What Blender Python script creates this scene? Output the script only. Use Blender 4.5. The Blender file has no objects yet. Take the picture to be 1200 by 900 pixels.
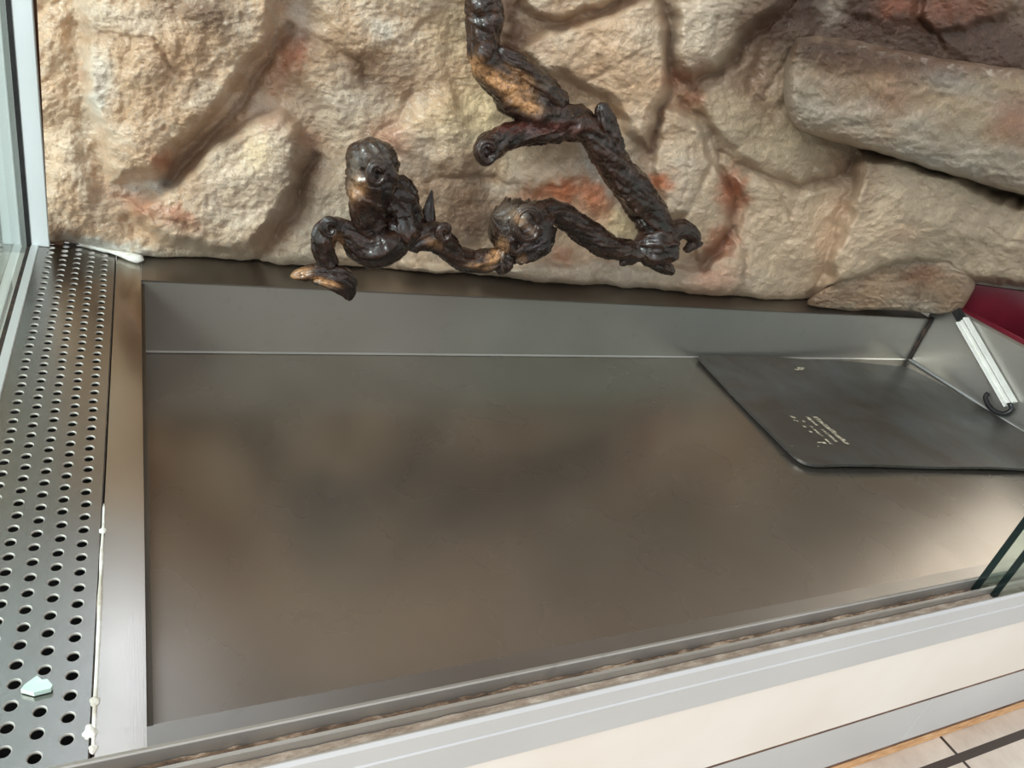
import bpy, bmesh, math, random
import numpy as np
from mathutils import Vector, Matrix
random.seed(7); rng = np.random.RandomState(5)

# ---------------------------------------------------------------- space
# Scene is laid out in units of the camera height above the steel rim (0.36 m); S turns them into metres.
S = 0.36; ZO = 1.6
RM = np.array([[0.89359132102365, -0.3844107898200174, 0.23178200029587814],
               [-0.008309963148135108, -0.5304328669978631, -0.8476862144218839],
               [0.44880451814089917, 0.7555589442779285, -0.4771846458321324]])
F = 866.316
def W(p):
    p = np.asarray(p, float)
    return (p + np.array([0, 0, ZO])) * S
def ray(u, v):
    u = np.asarray(u, float); v = np.asarray(v, float)
    d = np.stack([(u - 600) / F, (v - 450) / F, np.ones_like(u)], -1)
    return d @ RM            # = RM.T @ d per vector
def on(u, v, axis, val):
    d = ray(u, v)
    return d * (np.asarray(val) / d[..., axis])[..., None]
def pxsize(p):               # units per pixel at point p
    return float(np.asarray(p) @ RM[2]) / F

C = bpy.context.scene.collection
# ---------------------------------------------------------------- noise
_perm = rng.permutation(256); _perm = np.concatenate([_perm, _perm, _perm])
_g = rng.normal(size=(256, 3)); _g /= np.linalg.norm(_g, axis=1)[:, None]
def perlin(x, y, z):
    x, y, z = np.broadcast_arrays(np.asarray(x, float), np.asarray(y, float), np.asarray(z, float))
    xi = np.floor(x).astype(int); yi = np.floor(y).astype(int); zi = np.floor(z).astype(int)
    xf = x - xi; yf = y - yi; zf = z - zi
    fade = lambda t: t * t * t * (t * (t * 6 - 15) + 10)
    a, b, c = fade(xf), fade(yf), fade(zf)
    out = 0
    for i in (0, 1):
        for j in (0, 1):
            for k in (0, 1):
                h = _perm[_perm[_perm[(xi + i) & 255] + ((yi + j) & 255)] + ((zi + k) & 255)]
                g = _g[h]
                dot = g[..., 0] * (xf - i) + g[..., 1] * (yf - j) + g[..., 2] * (zf - k)
                out = out + dot * (a if i else 1 - a) * (b if j else 1 - b) * (c if k else 1 - c)
    return out * 1.5
def fbm(x, y, z, o=4):
    s = 0; a = 1.0; t = 0
    for i in range(o):
        s = s + a * perlin(x * 2**i + 17 * i, y * 2**i, z * 2**i + 5 * i); t += a; a *= .5
    return s / t
def ridged(x, y, z, o=3):
    s = 0; a = 1.0; t = 0
    for i in range(o):
        s = s + a * (1 - 2.2 * np.abs(perlin(x * 2**i + 31 * i, y * 2**i + 7, z * 2**i))); t += a; a *= .5
    return s / t
def sstep(a, b, x):
    t = np.clip((x - a) / (b - a), 0, 1); return t * t * (3 - 2 * t)

# ---------------------------------------------------------------- objects
def tag(o, label=None, cat=None, group=None, kind=None):
    if label: o['label'] = label
    if cat: o['category'] = cat
    if group: o['group'] = group
    if kind: o['kind'] = kind
    return o
def empty(name, p, label, cat, group=None, kind=None):
    o = bpy.data.objects.new(name, None); C.objects.link(o)
    o.location = W(p); o.empty_display_size = .02
    return tag(o, label, cat, group, kind)
def link(name, me, mat, parent=None):
    o = bpy.data.objects.new(name, me); C.objects.link(o)
    if mat: me.materials.append(mat)
    if parent:
        o.parent = parent; o.matrix_parent_inverse = Matrix.Translation(-parent.location)
    return o
def mesh_np(name, verts, faces, mat, parent=None, smooth=True, col=None):
    me = bpy.data.meshes.new(name)
    me.from_pydata([tuple(v) for v in W(verts)], [], [tuple(int(i) for i in f) for f in faces])
    if smooth: me.polygons.foreach_set('use_smooth', [True] * len(me.polygons))
    if col is not None:
        a = me.color_attributes.new('paint', 'FLOAT_COLOR', 'POINT')
        c = np.ones((len(verts), 4), np.float32); c[:, :3] = col
        a.data.foreach_set('color', c.ravel())
    me.update()
    return link(name, me, mat, parent)
class MB:
    def __init__(s): s.bm = bmesh.new()
    def box(s, a, b, bev=0):
        x0, y0, z0 = a; x1, y1, z1 = b
        vs = [s.bm.verts.new(W((x, y, z))) for z in (z0, z1) for y in (y0, y1) for x in (x0, x1)]
        fs = [(0, 2, 3, 1), (4, 5, 7, 6), (0, 1, 5, 4), (2, 6, 7, 3), (0, 4, 6, 2), (1, 3, 7, 5)]
        ff = [s.bm.faces.new([vs[i] for i in f]) for f in fs]
        if bev:
            es = list({e for f in ff for e in f.edges})
            bmesh.ops.bevel(s.bm, geom=es, offset=bev * S, segments=2, affect='EDGES')
        return s
    def prof(s, pts, x0, x1):        # closed (y,z) profile swept along x
        A = [s.bm.verts.new(W((x0, y, z))) for y, z in pts]; B = [s.bm.verts.new(W((x1, y, z))) for y, z in pts]
        n = len(pts)
        for i in range(n): s.bm.faces.new([A[i], A[(i + 1) % n], B[(i + 1) % n], B[i]])
        s.bm.faces.new(A[::-1]); s.bm.faces.new(B)
        return s
    def poly(s, pts, dz):           # flat polygon extruded by vector dz
        pts = [np.asarray(p, float) for p in pts]; dz = np.asarray(dz, float)
        A = [s.bm.verts.new(W(p)) for p in pts]; B = [s.bm.verts.new(W(p + dz)) for p in pts]
        n = len(pts); s.bm.faces.new(A[::-1]); s.bm.faces.new(B)
        for i in range(n): s.bm.faces.new([A[i], A[(i + 1) % n], B[(i + 1) % n], B[i]])
        return s
    def tube(s, pts, r, n=12):
        pts = [Vector(W(p)) for p in pts]; r = r * S; rings = []
        up = Vector((0, 0, 1)); prev = None
        for i, p in enumerate(pts):
            t = (pts[min(i + 1, len(pts) - 1)] - pts[max(i - 1, 0)]).normalized()
            a = (prev if prev else t.orthogonal()); a = (a - t * a.dot(t)).normalized(); prev = a
            b = t.cross(a)
            rings.append([s.bm.verts.new(p + (a * math.cos(k * 2 * math.pi / n) + b * math.sin(k * 2 * math.pi / n)) * r) for k in range(n)])
        for q in range(len(rings) - 1):
            for k in range(n):
                s.bm.faces.new([rings[q][k], rings[q][(k + 1) % n], rings[q + 1][(k + 1) % n], rings[q + 1][k]])
        s.bm.faces.new(rings[0][::-1]); s.bm.faces.new(rings[-1])
        return s
    def build(s, name, mat, parent=None, smooth=False):
        bmesh.ops.recalc_face_normals(s.bm, faces=s.bm.faces[:])
        me = bpy.data.meshes.new(name); s.bm.to_mesh(me); s.bm.free()
        if smooth: me.polygons.foreach_set('use_smooth', [True] * len(me.polygons))
        return link(name, me, mat, parent)
def catmull(P, step):
    P = np.asarray(P, float); P = np.vstack([2 * P[0] - P[1], P, 2 * P[-1] - P[-2]]); out = []
    for i in range(1, len(P) - 2):
        p0, p1, p2, p3 = P[i - 1:i + 3]
        n = max(2, int(np.linalg.norm((p2 - p1)[:2]) / step))
        for t in np.arange(n) / n:
            out.append(.5 * ((2 * p1) + (p2 - p0) * t + (2 * p0 - 5 * p1 + 4 * p2 - p3) * t * t + (3 * p1 - p0 - 3 * p2 + p3) * t**3))
    out.append(P[-2]); return np.array(out)

# ---------------------------------------------------------------- materials
def srgb(r, g, b):
    f = lambda c: (c / 255 / 12.92 if c / 255 <= .04045 else ((c / 255 + .055) / 1.055)**2.4)
    return (f(r), f(g), f(b), 1)
class NT:
    def __init__(s, name):
        s.m = bpy.data.materials.new(name); s.m.use_nodes = True; s.t = s.m.node_tree
        s.b = s.t.nodes['Principled BSDF']; s.tc = s.t.nodes.new('ShaderNodeTexCoord')
    def n(s, typ, **k):
        o = s.t.nodes.new(typ)
        for a, v in k.items(): setattr(o, a, v)
        return o
    def l(s, a, b): s.t.links.new(a, b)
    def noise(s, scale, detail=4, rough=.55, stretch=None, dist=0):
        nz = s.n('ShaderNodeTexNoise'); nz.inputs['Scale'].default_value = scale
        nz.inputs['Detail'].default_value = detail; nz.inputs['Roughness'].default_value = rough
        nz.inputs['Distortion'].default_value = dist
        mp = s.n('ShaderNodeMapping'); s.l(s.tc.outputs['Object'], mp.inputs[0])
        if stretch: mp.inputs['Scale'].default_value = stretch
        s.l(mp.outputs[0], nz.inputs['Vector'])
        return nz.outputs['Fac']
    def ramp(s, fac, stops):
        r = s.n('ShaderNodeValToRGB'); e = r.color_ramp.elements
        e[0].position, e[0].color = stops[0]; e[1].position, e[1].color = stops[-1]
        for p, c in stops[1:-1]:
            q = e.new(p); q.color = c
        s.l(fac, r.inputs[0]); return r.outputs[0]
    def rng(s, fac, a, b, lo=.3, hi=.7):
        r = s.n('ShaderNodeMapRange'); r.inputs[1].default_value = lo; r.inputs[2].default_value = hi
        r.inputs[3].default_value = a; r.inputs[4].default_value = b; s.l(fac, r.inputs[0]); return r.outputs[0]
    def mix(s, a, b, fac, mode='MIX'):
        m = s.n('ShaderNodeMix', data_type='RGBA', blend_type=mode)
        for i, v in ((0, fac), (6, a), (7, b)):
            if isinstance(v, (int, float, tuple)): m.inputs[i].default_value = v
            else: s.l(v, m.inputs[i])
        return m.outputs[2]
    def bump(s, h, strength, dist, prev=None):
        b = s.n('ShaderNodeBump'); b.inputs['Strength'].default_value = strength; b.inputs['Distance'].default_value = dist
        s.l(h, b.inputs['Height'])
        if prev: s.l(prev, b.inputs['Normal'])
        return b.outputs[0]
    def set(s, **k):
        for a, v in k.items():
            i = s.b.inputs[a.replace('_', ' ')]
            if isinstance(v, (int, float, tuple)): i.default_value = v
            else: s.l(v, i)
        return s

def steel(name, c0, c1, r0, r1, brush=(1, 40, 1), metallic=1.0, bumpS=.06, spots=.10):
    m = NT(name)
    big = m.noise(8, 3, .5); small = m.noise(60, 4, .6); br = m.noise(60, 3, .6, stretch=brush)
    c = m.mix(c0, c1, m.rng(big, 0, 1, .1, .9))
    c = m.mix(c, (.5, .5, .5, 1), m.rng(br, 0, .10, .1, .9), 'OVERLAY')
    if not spots: spots = .001
    c = m.mix(c, (.02, .017, .012, 1), m.rng(small, 0, spots, .6, .8))
    rr = m.rng(m.noise(9, 3, .5), r0, r1, .1, .9)
    m.set(Base_Color=c, Roughness=rr, Metallic=metallic)
    if bumpS: m.set(Normal=m.bump(br, bumpS, .001, m.bump(m.noise(4, 1, .5), bumpS * 2, .02)))
    return m.m
M = {}
M['floor_steel'] = steel('basin_steel_brown', srgb(140, 131, 120), srgb(156, 149, 140), .22, .32, (1, 30, 1), metallic=.86, bumpS=.0, spots=.0)
M['wall_steel'] = steel('basin_wall_steel', srgb(172, 168, 160), srgb(190, 188, 182), .28, .38, (1, 1, 30), metallic=.8, bumpS=.03)
M['rim_steel'] = steel('rim_steel', srgb(150, 140, 128), srgb(178, 172, 164), .16, .24, (30, 1, 1), bumpS=.02)
M['hole_glint'] = steel('punched_edge_glint', srgb(166, 161, 153), srgb(196, 192, 185), .4, .5, metallic=.35, bumpS=.0, spots=.3)  # paler than the plate: light caught on the hole rims, put into colour
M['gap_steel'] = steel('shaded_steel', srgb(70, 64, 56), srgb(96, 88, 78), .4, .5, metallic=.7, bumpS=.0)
M['ledge'] = steel('ledge_steel', srgb(140, 134, 126), srgb(165, 160, 154), .3, .42, (1, 30, 1), bumpS=.0)
M['plate_steel'] = steel('perforated_steel', srgb(138, 131, 123), srgb(160, 156, 151), .17, .27, (30, 1, 1))
M['alu'] = steel('aluminium_profile', srgb(200, 203, 203), srgb(214, 217, 217), .42, .55, (1, 30, 30), metallic=.45, bumpS=.0, spots=.02)
M['track'] = steel('track_aluminium', srgb(160, 156, 148), srgb(190, 188, 182), .35, .5, (1, 30, 30), metallic=.6, bumpS=.02, spots=.3)
M['alu_white'] = steel('pale_anodised_post', srgb(222, 230, 234), srgb(235, 240, 243), .4, .5, (30, 30, 1), metallic=.1, bumpS=.02)

m = NT('mat_sheet'); big = m.noise(7, 5, .6, dist=.8)
c = m.ramp(big, [(.32, srgb(92, 84, 74)), (.5, srgb(106, 104, 100)), (.7, srgb(112, 116, 118))])
m.set(Base_Color=c, Roughness=m.rng(m.noise(20, 4), .3, .42), Metallic=.75, Normal=m.bump(m.noise(6, 2), .1, .02)); M['sheet'] = m.m
m = NT('faded_print'); m.set(Base_Color=m.ramp(m.noise(260, 3), [(.42, srgb(120, 112, 98)), (.58, srgb(205, 196, 172))]), Roughness=.6); M['print'] = m.m
m = NT('white_laminate'); m.set(Base_Color=m.ramp(m.noise(6, 3), [(.3, srgb(226, 220, 208)), (.7, srgb(236, 232, 224))]), Roughness=.35); M['laminate'] = m.m
m = NT('raw_wood'); m.set(Base_Color=m.ramp(m.noise(50, 5, .6, stretch=(1, 12, 12)), [(.3, srgb(150, 98, 52)), (.5, srgb(205, 158, 108)), (.7, srgb(226, 190, 146))]), Roughness=.6); M['wood'] = m.m
m = NT('gap_shadow_brown'); m.set(Base_Color=m.ramp(m.noise(40, 3), [(.3, srgb(70, 48, 34)), (.7, srgb(120, 88, 66))]), Roughness=.8); M['gap'] = m.m
m = NT('dark_gasket'); m.set(Base_Color=m.ramp(m.noise(90, 5, .7), [(.4, srgb(22, 20, 18)), (.62, srgb(64, 46, 34)), (.75, srgb(150, 132, 112))]), Roughness=.7); M['gasket'] = m.m
m = NT('groove_dirt'); n1 = m.noise(130, 6, .75, stretch=(.35, 1, 1))
m.set(Base_Color=m.ramp(n1, [(.33, srgb(38, 30, 24)), (.5, srgb(112, 92, 74)), (.68, srgb(190, 172, 150))]), Roughness=.9, Normal=m.bump(n1, .8, .002)); M['dirt'] = m.m
m = NT('groove_dirt_sandy'); n1 = m.noise(130, 6, .75, stretch=(.35, 1, 1))
m.set(Base_Color=m.ramp(n1, [(.3, srgb(104, 88, 74)), (.5, srgb(148, 134, 118)), (.68, srgb(184, 174, 160))]), Roughness=.9, Normal=m.bump(n1, .8, .002)); M['sand'] = m.m
m = NT('black_void'); m.set(Base_Color=m.ramp(m.noise(30), [(.3, (.004, .004, .004, 1)), (.7, (.012, .011, .01, 1))]), Roughness=.9); M['void'] = m.m
m = NT('white_sealant'); m.set(Base_Color=m.ramp(m.noise(80, 4), [(.35, srgb(196, 188, 174)), (.6, srgb(236, 236, 230))]), Roughness=.35, Normal=m.bump(m.noise(150, 3), .4, .002)); M['sealant'] = m.m
m = NT('black_rubber'); m.set(Base_Color=m.ramp(m.noise(40), [(.3, (.008, .008, .009, 1)), (.7, (.02, .02, .021, 1))]), Roughness=.35); M['rubber'] = m.m
m = NT('white_plastic'); m.set(Base_Color=m.ramp(m.noise(60, 4), [(.3, srgb(222, 222, 214)), (.7, srgb(240, 240, 234))]), Roughness=.4); M['plastic'] = m.m
m = NT('red_plastic'); m.set(Base_Color=m.ramp(m.noise(10, 3), [(.3, srgb(92, 22, 34)), (.7, srgb(114, 32, 46))]), Roughness=.28); m.b.inputs['Subsurface Weight'].default_value = .05; M['red'] = m.m
m = NT('dark_red_plastic'); m.set(Base_Color=m.ramp(m.noise(10, 3), [(.3, srgb(60, 14, 28)), (.7, srgb(84, 22, 36))]), Roughness=.3); M['darkred'] = m.m
m = NT('glass_edge_green'); m.set(Base_Color=m.ramp(m.noise(30), [(.3, srgb(8, 20, 19)), (.7, srgb(14, 32, 30))]), Roughness=.12); M['gedge'] = m.m
m = NT('pale_green_chip'); m.set(Base_Color=m.ramp(m.noise(60), [(.3, srgb(190, 220, 208)), (.7, srgb(222, 240, 232))]), Roughness=.12); M['chip'] = m.m

def glassmat(name, tint):
    m = NT(name); t = m.t; t.nodes.remove(m.b)
    out = t.nodes['Material Output']; tr = m.n('ShaderNodeBsdfTransparent'); gl = m.n('ShaderNodeBsdfGlossy')
    lw = m.n('ShaderNodeLayerWeight'); lw.inputs[0].default_value = .5; pw_ = m.n('ShaderNodeMath', operation='POWER'); pw_.inputs[1].default_value = 4.5; m.l(lw.outputs['Facing'], pw_.inputs[0]); fr = m.n('ShaderNodeMath', operation='MULTIPLY_ADD'); m.l(pw_.outputs[0], fr.inputs[0]); fr.inputs[1].default_value = .94; fr.inputs[2].default_value = .04; mx = m.n('ShaderNodeMixShader')
    nz = m.noise(5, 3); m.l(m.rng(nz, .01, .04), gl.inputs['Roughness'])
    tr.inputs['Color'].default_value = tint; gl.inputs['Color'].default_value = (.95, 1, .98, 1)
    m.l(fr.outputs[0], mx.inputs[0]); m.l(tr.outputs[0], mx.inputs[1]); m.l(gl.outputs[0], mx.inputs[2]); m.l(mx.outputs[0], out.inputs[0])
    return m.m
M['glass'] = glassmat('clear_glass', (.90, .96, .94, 1))

m = NT('grey_wall_paint'); m.set(Base_Color=m.ramp(m.noise(3, 3), [(.3, srgb(176, 180, 178)), (.7, srgb(192, 195, 193))]), Roughness=.7); M['wallpaint'] = m.m
# rock
m = NT('plaster_rock'); at = m.n('ShaderNodeAttribute', attribute_name='paint')
f1 = m.noise(190, 6, .7); f2 = m.noise(45, 5, .65, dist=1.2); f3 = m.noise(520, 3, .6)
lt = m.mix(at.outputs['Color'], (1.35, 1.33, 1.28, 1), 1.0, 'MULTIPLY')
c = m.mix(at.outputs['Color'], lt, m.rng(f2, 0, .6, .52, .75))
c = m.mix(c, (.24, .13, .075, 1), m.rng(f2, .35, 0, .25, .45))
c = m.mix(c, (.14, .075, .04, 1), m.rng(f1, .42, 0, .28, .42))
c = m.mix(c, lt, m.rng(f1, 0, .8, .58, .75))
nb = m.bump(f2, .45, .007); nb = m.bump(f1, .8, .004, nb); nb = m.bump(f3, .5, .0018, nb)
m.set(Base_Color=c, Roughness=m.rng(f2, .34, .62), Normal=nb); m.b.inputs['Coat Weight'].default_value = .3; m.b.inputs['Coat Roughness'].default_value = .16
M['rock'] = m.m
# wood of the vine
m = NT('lacquered_vine_wood'); at = m.n('ShaderNodeAttribute', attribute_name='paint')
f1 = m.noise(220, 6, .7, dist=1.0)
c = m.mix(at.outputs['Color'], (.004, .003, .0025, 1), m.rng(f1, .75, 0, .36, .55))
m.set(Base_Color=c, Roughness=m.rng(m.noise(90, 4), .14, .34), Normal=m.bump(f1, .7, .0016)); m.b.inputs['Specular IOR Level'].default_value = .4; m.b.inputs['Coat Weight'].default_value = .7; m.b.inputs['Coat Roughness'].default_value = .06
M['vine'] = m.m

# tiles
m = NT('beige_tiles'); sep = m.n('ShaderNodeSeparateXYZ'); m.l(m.tc.outputs['Object'], sep.inputs[0])
def gridline(comp, origin, pitch, w):
    a = m.n('ShaderNodeMath', operation='SUBTRACT'); m.l(sep.outputs[comp], a.inputs[0]); a.inputs[1].default_value = origin - pitch / 2
    b = m.n('ShaderNodeMath', operation='FLOORED_MODULO'); m.l(a.outputs[0], b.inputs[0]); b.inputs[1].default_value = pitch
    c_ = m.n('ShaderNodeMath', operation='SUBTRACT'); m.l(b.outputs[0], c_.inputs[0]); c_.inputs[1].default_value = pitch / 2
    d = m.n('ShaderNodeMath', operation='ABSOLUTE'); m.l(c_.outputs[0], d.inputs[0])
    e = m.n('ShaderNodeMath', operation='LESS_THAN'); m.l(d.outputs[0], e.inputs[0]); e.inputs[1].default_value = w / 2
    return e.outputs[0]
GX = on(1125, 888, 2, -1.6)
g1 = gridline(0, GX[0] * S, .30, .0042); g2 = gridline(1, GX[1] * S, .30, .0085)
mx = m.n('ShaderNodeMath', operation='MAXIMUM'); m.l(g1, mx.inputs[0]); m.l(g2, mx.inputs[1])
tc = m.ramp(m.noise(12, 6, .65), [(.3, srgb(176, 162, 148)), (.55, srgb(200, 190, 176)), (.7, srgb(214, 206, 194))])
m.set(Base_Color=m.mix(tc, srgb(58, 48, 42), mx.outputs[0]), Roughness=.4); M['tiles'] = m.m

# ================================================================ setting
fl = MB().box((-9, -9, -1.66), (14, 12, -1.6)).build('floor', M['tiles']); tag(fl, kind='structure', label='beige tiled floor with dark grout below the case', cat='floor')

wl = MB().box((-8, 3.05, -1.6), (9, 3.2, 1.1)).build('wall_back', M['wallpaint']); tag(wl, kind='structure', label='plain grey painted wall behind the case', cat='wall')
# ================================================================ steel basin
YB = 2.157; XR = 3.53; XL = .012; YF = .713; ZF = -1.236
bas = empty('steel_basin', (1.77, 1.43, ZF - .02), 'long sunken brushed stainless steel basin with dull brownish floor below the rock wall', 'basin')
# bottom sheet
MB().box((XL, YF, ZF - .02), (XR, YB, ZF)).build('basin_floor', M['floor_steel'], bas)
b = MB(); b.box((XL - .010, YB + .0002, ZF - .02), (XR, YB + .012, -1.005)); b.build('back_wall', M['wall_steel'], bas)
b = MB(); b.prof([(YB - .006, ZF + .001), (YB - .0005, ZF + .0065), (YB - .0005, ZF + .001)], XL, XR); b.build('weld_seam', M['wall_steel'], bas)
b = MB(); b.box((XL - .010, YF, ZF - .02), (XL, YB, -1.012)); b.build('side_wall', M['gap_steel'], bas)
b = MB(); b.box((XL, YF - .012, ZF - .02), (XR, YF, -1.002)); b.build('front_wall', M['floor_steel'], bas)
# right wall: slight lean with a folded top
b = MB()
xs = [(XR, ZF - .02), (XR, -.912), (XR + .012, -.905), (XR + .03, -.905), (XR + .03, -.93), (XR + .012, -.94), (XR + .012, ZF - .02)]
A = [b.bm.verts.new(W((x, YF - .1, z))) for x, z in xs]; B = [b.bm.verts.new(W((x, YB + .02, z))) for x, z in xs]
for i in range(len(xs)): b.bm.faces.new([A[i], A[(i + 1) % len(xs)], B[(i + 1) % len(xs)], B[i]])
b.bm.faces.new(A[::-1]); b.bm.faces.new(B)
b.build('side_wall', M['wall_steel'], bas)
b = MB(); b.tube([(XR - .008, YF + .05, ZF + .006), (XR - .008, YB - .01, ZF + .006)], .006); b.build('weld_seam', M['alu'], bas, True)
# dark caulk in the far right corner
pts = [(XR - .006 + .002 * math.sin(t * 9), YB - .006, ZF + .01 + t * .235) for t in np.linspace(0, 1, 14)]
b = MB(); b.tube(pts, .0105, 8); b.build('corner_caulk', M['gasket'], bas, True)
# rims
b = MB(); b.box((-.061, .673, -1.03), (.0035, 2.42, -1.0), .003); b.build('rim', M['rim_steel'], bas)
b = MB(); b.box((.0036, .673, -1.03), (XR, YF - .002, -1.001)); b.build('rim', M['ledge'], bas)
b = MB(); b.box((.0037, YB + .0005, -1.0045), (XR - .001, 2.5, -1.0)); b.build('rim', M['ledge'], bas)

# ================================================================ perforated plate
pl = empty('perforated_plate', (-.16, 1.5, -1.03), 'narrow stainless steel plate punched with five rows of round holes left of the basin', 'metal plate')
px_, py_ = .0345, .034; cols = [-.0912 - k * px_ for k in range(5)]; hr = .0080
x_hi, x_lo = -.0655, -.2595; y_lo, y_hi = .673, 2.43
bm = bmesh.new(); NS = 24; th = .0036
def quad(x0, y0, x1, y1, z=-1.0):
    bm.faces.new([bm.verts.new(W(p)) for p in ((x0, y0, z), (x1, y0, z), (x1, y1, z), (x0, y1, z))])
def sq(a, hx, hy):
    c_, s_ = math.cos(a), math.sin(a); k = max(abs(c_) , abs(s_)); return c_ / k * hx, s_ / k * hy
for k, cx in enumerate(cols):
    yy = .715 + (.017 if k % 2 else 0) - 2 * py_
    ys = [];
    while yy < y_hi - .02:
        if yy > y_lo + .02: ys.append(yy)
        yy += py_
    quad(cx - px_ / 2, y_lo, cx + px_ / 2, ys[0] - py_ / 2); quad(cx - px_ / 2, ys[-1] + py_ / 2, cx + px_ / 2, y_hi)
    for y in ys:
        jx = rng.normal() * .0006; jy = rng.normal() * .0006
        O, I, I1, I2 = [], [], [], []
        for q in range(NS):
            a = math.pi / 4 + q * 2 * math.pi / NS
            ox, oy = sq(a, px_ / 2, py_ / 2)
            O.append(bm.verts.new(W((cx + ox, y + oy, -1.0))))
            I.append(bm.verts.new(W((cx + jx + hr * 1.14 * math.cos(a), y + jy + hr * 1.14 * math.sin(a), -1.0))))
            I1.append(bm.verts.new(W((cx + jx + hr * math.cos(a), y + jy + hr * math.sin(a), -1.0012))))
            I2.append(bm.verts.new(W((cx + jx + hr * .96 * math.cos(a), y + jy + hr * .96 * math.sin(a), -1.0 - th))))
        for q in range(NS):
            r_ = (q + 1) % NS
            bm.faces.new([O[q], O[r_], I[r_], I[q]]); bm.faces.new([I[q], I[r_], I1[r_], I1[q]]).material_index = 1; bm.faces.new([I1[q], I1[r_], I2[r_], I2[q]]).material_index = 1
quad(cols[0] + px_ / 2, y_lo, x_hi, y_hi); quad(x_lo, y_lo, cols[-1] - px_ / 2, y_hi)
me = bpy.data.meshes.new('sheet'); bm.to_mesh(me); bm.free(); link('sheet', me, M['plate_steel'], pl); me.materials.append(M['hole_glint'])
b = MB(); b.box((x_hi, y_lo, -1.012), (x_hi + .0022, y_hi, -.999)); b.build('sheet_edge', M['gasket'], pl)
b = MB(); b.box((x_lo, y_lo, -1.259), (x_hi, y_hi, -1.06)); b.build('dark_under_box', M['void'], pl)  # near-black box stands in for the darkness seen through the holes

# sealant beads along the plate edge
def bead(name, pts, r, mat, label=None, cat=None, jig=.25, parent=None):
    P = catmull(pts, .01); n = 10; V = []; Fc = []
    tt = 0
    for i, p in enumerate(P):
        t = P[min(i + 1, len(P) - 1)] - P[max(i - 1, 0)]; t /= np.linalg.norm(t)
        a = np.cross(t, [0, 0, 1]); a /= np.linalg.norm(a); c_ = np.cross(a, t)
        rr = p[3] if len(p) > 3 else r
        rr = rr * (1 + jig * perlin(i * .17, 3.1, r * 100)) * (0.2 if i in (0, len(P) - 1) else 1)
        for q in range(n):
            an = q * 2 * math.pi / n; V.append(p[:3] + a[:3] * math.cos(an) * rr + c_[:3] * math.sin(an) * rr * .6)
    for i in range(len(P) - 1):
        for q in range(n): Fc.append((i * n + q, i * n + (q + 1) % n, (i + 1) * n + (q + 1) % n, (i + 1) * n + q))
    Fc.append(tuple(range(n))[::-1]); Fc.append(tuple(len(V) - n + q for q in range(n)))
    o = mesh_np(name, np.array(V), Fc, mat, parent)
    if label: tag(o, label, cat)
    return o
def P3(u, v, z=-1.0, dz=.0): p = on(u, v, 2, z); return (p[0], p[1], z + dz)
bp = [P3(121.8, 590), P3(121.2, 605), P3(121, 618), P3(119.5, 640), P3(117, 700), P3(115, 750), P3(112.5, 800), P3(110.5, 840), P3(109, 884)]
sealt = bead('sealant_bead', bp, .0032, M['sealant'], 'thin white sealant line along the front right edge of the perforated plate', 'sealant', .5)
for (u, v, r_) in ((111, 822, .0065), (106, 858, .009), (109, 878, .0055), (120.5, 622, .006)):
    p = P3(u, v); V = []; Fc = []
    bmx = bmesh.new(); bmesh.ops.create_icosphere(bmx, subdivisions=3, radius=1)
    for vv in bmx.verts:
        d = np.array(vv.co); k = 1 + .35 * perlin(d[0] * 1.3 + u, d[1] * 1.3, d[2]); V.append(np.array(p) + d * k * r_ * np.array([1, 1.3, .4]))
    Fc = [[w.index for w in f.verts] for f in bmx.faces]; bmx.free()
    mesh_np('sealant_blob', np.array(V), Fc, M['sealant'], sealt)
# dark smudges of grime on the plate joint
# glass chip
cp = [on(u, v, 2, -1.0) for u, v in ((25, 813), (30, 807), (44, 797), (50, 802), (56, 801), (62, 808), (60, 812), (40, 817))]
b = MB(); base = [np.array([p[0], p[1], -.998]) for p in cp]; b.poly(base, (0, 0, .008)); chip = b.build('glass_chip', M['chip'])
tag(chip, 'small pale green broken glass chip lying on the perforated plate', 'glass chip')

# ================================================================ left frame: sill, gasket, post, pane
t = empty('frame_sill', (-.27, 1.5, -1.0), 'slim aluminium sill running beside the perforated plate under the left pane', 'sill')
MB().box((-.279, .6, -1.03), (-.2595, 2.36, -.996), .0015).build('sill_bar', M['alu'], t)
MB().box((-.2895, .6, -1.03), (-.279, 2.36, -1.0015)).build('gasket', M['gasket'], t)
t = empty('corner_post', (-.25, 2.37, -1.0), 'pale bluish white upright aluminium corner post left of the rock wall', 'post')
MB().box((-.2785, 2.352, -1.0), (-.233, 2.42, 1.3), .002).build('post_profile', M['alu_white'], t)
MB().box((-.2895, 2.350, -1.0), (-.2785, 2.40, 1.3)).build('gasket', M['rubber'], t)
MB().box((-.233, 2.375, -1.0), (-.20, 2.42, 1.3)).build('filler_strip', M['gap'], t)
pane = MB().box((-.302, .6, -1.03), (-.290, 2.40, 1.3)).build('side_glass', M['glass'])
tag(pane, 'clear fixed side glass pane at the far left reflecting the post and sill', 'glass pane')

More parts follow.
